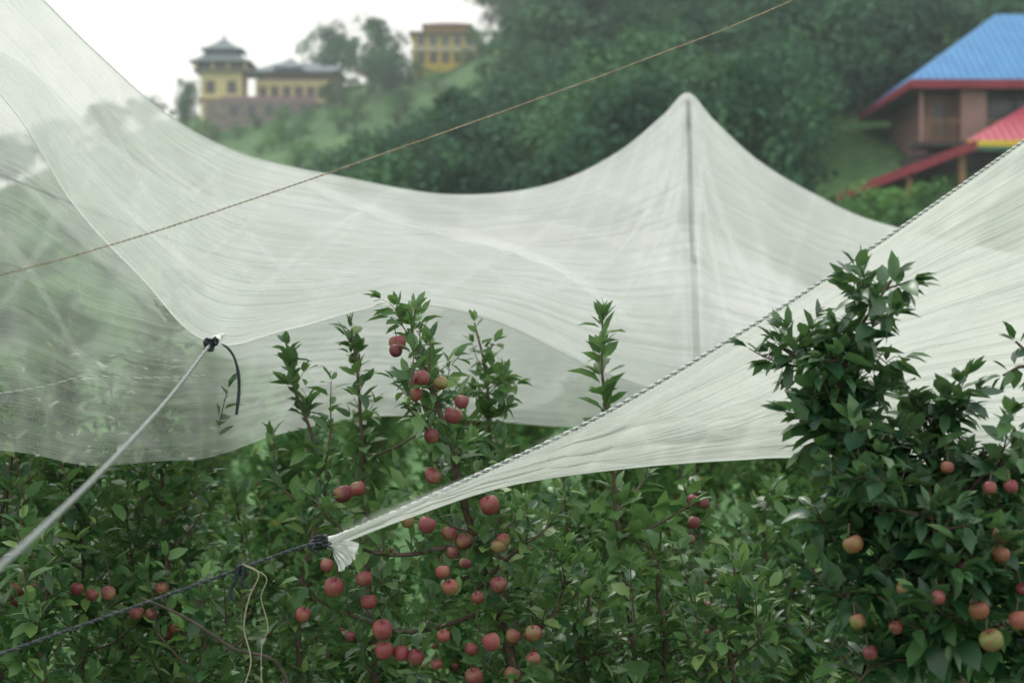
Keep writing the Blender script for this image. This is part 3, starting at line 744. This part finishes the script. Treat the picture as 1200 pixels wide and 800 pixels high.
top2 = [(-250, -60, 7.2), (0, 60, 7.0), (110, 150, 7.1), (200, 215, 7.4), (290, 240, 8.6), (400, 262, 10.2), (530, 280, 11), (640, 290, 11.5), (760, 300, 12), (900, 330, 12.3), (1100, 380, 12.5)]
hem2 = [(-250, 520, 6.6), (0, 528, 6.5), (100, 545, 6.55), (190, 540, 6.7), (250, 535, 7.4), (330, 508, 9.3), (440, 488, 10), (560, 492, 10.2), (660, 500, 10.5), (800, 500, 10.8), (1000, 500, 11)]
cols2 = surf(midrows(top2, hem2, (.33, .66), sag=.03), 14, 22)
net2 = empty('orchard_net')
def d2(s, t, si): return .47-.22*t+.42*min(1, max(0, (s-.31)*4.5))
netobj('side_fabric', [cols2], M_net, .06, 22, d2, net2, 7, dv=.22)
for a in ((.0, .2, .3, .95, .06, .3), (.05, .0, .0, .9, .06, .2), (.22, .0, .05, .95, .06, .25), (.4, .1, .55, .95, .07, .2), (.6, .1, .45, .95, .06, .2), (.7, 0, .62, .98, .07, .2), (.05, .6, .3, .75, .05, .2)):
    ribbon('seam', seamline(cols2, *a[:4]), a[4], M_seam, net2, a[5])

topB = [(389, 632, 5.5), (470, 598, 5.6), (560, 557, 5.75), (700, 490, 6.0), (850, 402, 6.4), (1000, 306, 6.9), (1200, 166, 7.6), (1400, 20, 8.4)]
hemB = [(391, 640, 5.5), (480, 606, 5.65), (600, 568, 6.0), (740, 548, 6.5), (860, 539, 7.0), (960, 537, 7.4), (1200, 552, 8.2), (1400, 570, 9)]
colsB = surf(midrows(topB, hemB, (.3, .7), sag=-.01, back=.05), 20, 26)
netB = empty('orchard_net')
def dB(s, t, si):
    b = .82+.15*max(0, 1-s*3)-.16*max(0, t-.55)
    if t > .98 or t < .02: b += .1
    return b
netobj('wing_fabric', [colsB], M_netB, .05, 14, dB, netB, 3, dv=.26)
tube('hem_cord', [c[-1] for c in colsB], .0025, .0025, M_cord, netB, 6)
for a in ((0, .5, .8, .15, .07, .0), (.02, .5, .9, .55, .07, .05), (.35, .0, .62, .98, .06, 0), (.95, .0, .60, .98, .07, .1)):
    ribbon('seam', seamline(colsB, *a[:4], bow=a[5]), a[4], M_seam, netB, .4)
er = empty('edge_rope'); twisted('edge_rope', [c[0]+Vector((0, -.010, .004)) for c in colsB], .0044, .042, (M_cord, M_cordgrey), er)

pk = S(806, 110, 14)
pole = empty('net_support_pole', (0, 0, 0))
tube('pole', [Vector((pk.x+.03, pk.y+.10, 0)), Vector((pk.x+.015, pk.y+.10, pk.z*.5)), Vector((pk.x, pk.y+.06, pk.z-.04))], .06, .045, M_steel, pole, 12)
tube('pole_cap', [Vector((pk.x, pk.y+.06, pk.z-.08)), Vector((pk.x, pk.y+.06, pk.z-.02))], .05, .03, M_black, pole, 12)
p2 = S(-330, -300, 8)
tube('net_support_pole', [Vector((p2.x, p2.y, 0)), Vector((p2.x, p2.y, p2.z/2)), p2], .045, .04, M_steel, None, 12)

def knot(name, c, ax, r):
    e = empty(name)
    ax = ax.normalized(); q = ax.orthogonal().normalized(); w = ax.cross(q); rr = random.Random(len(name)+int(c.x*100))
    for k in range(6):
        off = ax*(k-2.5)*r*.45; tilt = rr.uniform(-.45, .45); rad = r*rr.uniform(.85, 1.2)
        pts = []
        for j in range(19):
            an = 2*math.pi*j/18
            pts.append(c+off+q*(rad*math.cos(an))+w*(rad*math.sin(an))+ax*(tilt*rad*math.sin(an)))
        tube('wrap_%d' % k, pts, r*.33, r*.33, M_black, e, 6)
    for k in range(3):
        d = Vector((rr.uniform(-1, 1), rr.uniform(-1, -.2), rr.uniform(-1, 1))).normalized()
        pts = crom([c, c+d*r*2.0, c+d*r*1.8+ax*r*1.3, c+ax*r*.6, c], 5)
        tube('bow_%d' % k, pts, r*.28, r*.28, M_black, e, 6)
    return e
K2 = S(384, 635, 5.5)
kn2 = knot('rope_knot', K2+Vector((-.02, 0, 0)), Vector((1, 0, .25)), .018)
rr = random.Random(5); V, F = [], []
for k in range(6):
    b = len(V); base = K2+Vector((.012, -.02, -.002)); d = Vector((.55+.12*k, -.25+.1*k, -.75+.16*k)).normalized()
    sd = Vector((.6-.1*k, .6, .4)).normalized(); L = .055+.03*rr.random()
    for i in range(7):
        t = i/6; wv = .006+.017*t
        p = base+d*L*t+Vector((.004*math.sin(9*t+k), .01*math.sin(5*t+k), -.02*t*t))
        for j in range(7):
            s = (j-3)/3
            V.append(p+sd*wv*s+Vector((.003*math.sin(6*s+k), .008*math.sin(7*s+k+4*t), .006*math.sin(5*s+2*k)*t)))
    for i in range(6):
        for j in range(6):
            a = b+i*7+j; F.append((a, a+1, a+8, a+7))
mkobj('bunched_net_tail', V, F, M_cord, kn2)
V, F = [], []; tube_into(V, F, crom([K2+Vector((-.02, 0, 0)), K2+Vector((.03, 0, .012)), S(410, 624, 5.5), S(450, 608, 5.57)], 6), .016, .008, 10); mkobj('bunched_net_neck', V, F, M_cord, kn2)
tube('bow_tail', crom([K2, S(368, 633, 5.47), S(362, 640, 5.45), S(372, 648, 5.45)], 5), .006, .005, M_black, kn2, 6)
tp = crom([K2, S(352, 641, 5.4), S(290, 663, 5.25), S(180, 703, 5.0), S(40, 752, 4.7), S(-110, 806, 4.4), S(-400, 905, 3.9), Vector((-3.2, 3.0, 0))], 10)
twisted('tether_rope', tp, .0032, .035, (M_black, simple('dark_cord', (.05, .06, .07), (.12, .13, .14), 50, .7)))
ks = knot('strap_tie', S(283, 666, 5.24), Vector((1, 0, -.2)), .010)
def strap(name, pts, wd, mat, par):
    P = crom([S(*p) for p in pts], 6); V, F = [], []
    for i, p in enumerate(P):
        a = .6*math.sin(i*.35); sd = Vector((math.cos(a), math.sin(a), 0))
        V += [p+sd*wd/2, p-sd*wd/2, p-sd*wd/2+Vector((0, .002, 0)), p+sd*wd/2+Vector((0, .002, 0))]
    for i in range(len(P)-1):
        for j in range(4):
            a = 4*i+j; b = 4*i+(j+1) % 4; F.append((a, b, b+4, a+4))
    return mkobj(name, V, F, mat, par)
strap('hanging_strap', [(278, 664, 5.2), (276, 680, 5.2), (270, 692, 5.2), (274, 704, 5.2)], .014, M_black, ks)
strap('hanging_strap', [(286, 664, 5.2), (284, 680, 5.2), (288, 690, 5.2)], .012, M_black, ks)
M_twine = simple('jute_twine', (.34, .31, .22), (.48, .44, .32), 60, .9)
tube('garden_twine', crom([S(*p) for p in [(284, 660, 5.2), (303, 672, 5.2), (292, 700, 5.2), (286, 735, 5.2), (294, 775, 5.2), (284, 820, 5.2), (290, 900, 5.2)]], 8), .0019, .0019, M_twine, None, 6)
tube('garden_twine', crom([S(*p) for p in [(286, 662, 5.2), (312, 676, 5.2), (306, 700, 5.2), (314, 735, 5.2), (306, 770, 5.2), (312, 900, 5.2)]], 8), .0014, .0014, M_twine, None, 6)
tube('fallen_branch', crom([S(165, 700, 5.9), S(215, 722, 5.85), S(270, 758, 5.8), S(340, 812, 5.8), Vector((-.8, 5.8, .9))], 6), .004, .008, M_bark, None, 7)

K1 = S(246, 404, 5.48)
kn1 = knot('rope_knot', K1, Vector((.3, 0, 1)), .014)
strap('hanging_strap', [(250, 402, 5.45), (262, 404, 5.45), (273, 416, 5.45), (279, 436, 5.45), (280, 458, 5.45), (277, 486, 5.45)], .011, M_black, kn1)
twisted('guy_rope', crom([K1, S(205, 458, 4.9), S(150, 520, 4.1), S(70, 600, 3.2), S(-30, 690, 2.5), S(-200, 830, 1.9), Vector((-1.1, 1.3, 2.0))], 10), .0032, .035, (M_ropew, M_cordgrey))
V, F = [], []; tube_into(V, F, crom([K1, K1+Vector((.02, .05, .02)), S(250, 396, 5.56), S(262, 392, 5.7)], 5), .012, .005, 8); mkobj('bunched_net_neck', V, F, M_cord, kn1)

twisted('fence_wire', crom([S(*p) for p in [(1300, -170, 6.8), (930, 0, 6.0), (750, 72, 5.7), (600, 127, 5.5), (450, 180, 5.3), (300, 232, 5.2), (150, 281, 5.1), (0, 322, 5.0), (-300, 390, 4.8)]], 14), .0014, .035, (M_wire, M_wire))
twisted('guy_rope', crom([S(*p) for p in [(-60, 468, 6.2), (40, 455, 6.2), (100, 441, 6.2), (160, 443, 6.2), (240, 440, 6.1)]], 8), .0015, .04, (M_cord, M_cordgrey))
tube('overhead_cable', crom([S(*p) for p in [(-200, 130, 10), (0, 205, 10), (120, 252, 10), (260, 300, 10), (420, 340, 11)]], 8), .006, .006, M_black, None, 6)

sp_ = [[(-3.6+j*.45, 8.3+i*.3, .12+.12*noise.noise(Vector((j*.7, i*.9, 3)))+.1) for j in range(9)] for i in range(4)]
cs = [crom([Vector(sp_[i][j]) for i in range(4)], 6) for j in range(9)]
cs2 = list(zip(*[crom([cs[j][i] for j in range(9)], 6) for i in range(len(cs[0]))]))
netobj('net_on_ground', [[list(c) for c in cs2]], M_netB, .06, 20, lambda s, t, si: .85)

# ------------------------------------------------------------------ valley mist (real scattering air between the orchard and the hill)
m, nt, out = newmat('mist_air')
vs = N(nt, 'ShaderNodeVolumeScatter'); vs.inputs['Color'].default_value = (.84, .97, 1.0, 1); vs.inputs['Density'].default_value = .0018; vs.inputs['Anisotropy'].default_value = .2
nt.links.new(vs.outputs[0], out.inputs['Volume'])
box('mist', None, -260, 260, 42, 215, -8, 90, m)

# ------------------------------------------------------------------ sky and light
w = bpy.data.worlds.new("World"); SC.world = w; w.use_nodes = True
nt = w.node_tree; nt.nodes.clear()
sky = N(nt, 'ShaderNodeTexSky', sky_type='NISHITA'); sky.sun_disc = False
sky.sun_elevation = math.radians(52); sky.sun_rotation = math.radians(-25); sky.dust_density = 5; sky.air_density = 1.0; sky.altitude = 1800
hs_ = N(nt, 'ShaderNodeHueSaturation'); hs_.inputs['Saturation'].default_value = .25
nt.links.new(sky.outputs[0], hs_.inputs['Color'])
cl = ramp(nt, [(.3, (12.6, 13.2, 12.9)), (.7, (14.8, 14.9, 13.7))], noisev(nt, 1.6, 3, 'Generated'))
mx = mixc(nt, .85, hs_.outputs[0], cl)
bg = N(nt, 'ShaderNodeBackground'); bg.inputs['Strength'].default_value = .10
nt.links.new(mx, bg.inputs[0]); wo = N(nt, 'ShaderNodeOutputWorld'); nt.links.new(bg.outputs[0], wo.inputs[0])
sd = bpy.data.lights.new('sun', 'SUN'); sd.energy = 1.5; sd.angle = math.radians(15); sd.color = (1, .98, .94)
so = bpy.data.objects.new('sun', sd); SC.collection.objects.link(so)
az = math.radians(-25); el = math.radians(52)
dirv = Vector((math.sin(az)*math.cos(el), math.cos(az)*math.cos(el), math.sin(el)))
so.rotation_euler = dirv.to_track_quat('Z', 'Y').to_euler()

cam = bpy.data.cameras.new('camera'); co = bpy.data.objects.new('camera', cam); SC.collection.objects.link(co)
co.location = (0, 0, CAMZ); co.rotation_euler = (math.pi/2, 0, 0)
cam.lens = 60; cam.sensor_width = 36; cam.clip_end = 3000; cam.clip_start = .05
cam.dof.use_dof = True; cam.dof.focus_distance = 6.2; cam.dof.aperture_fstop = 2.4
SC.camera = co
SC.view_settings.view_transform = 'Standard'; SC.view_settings.look = 'None'; SC.view_settings.exposure = 0
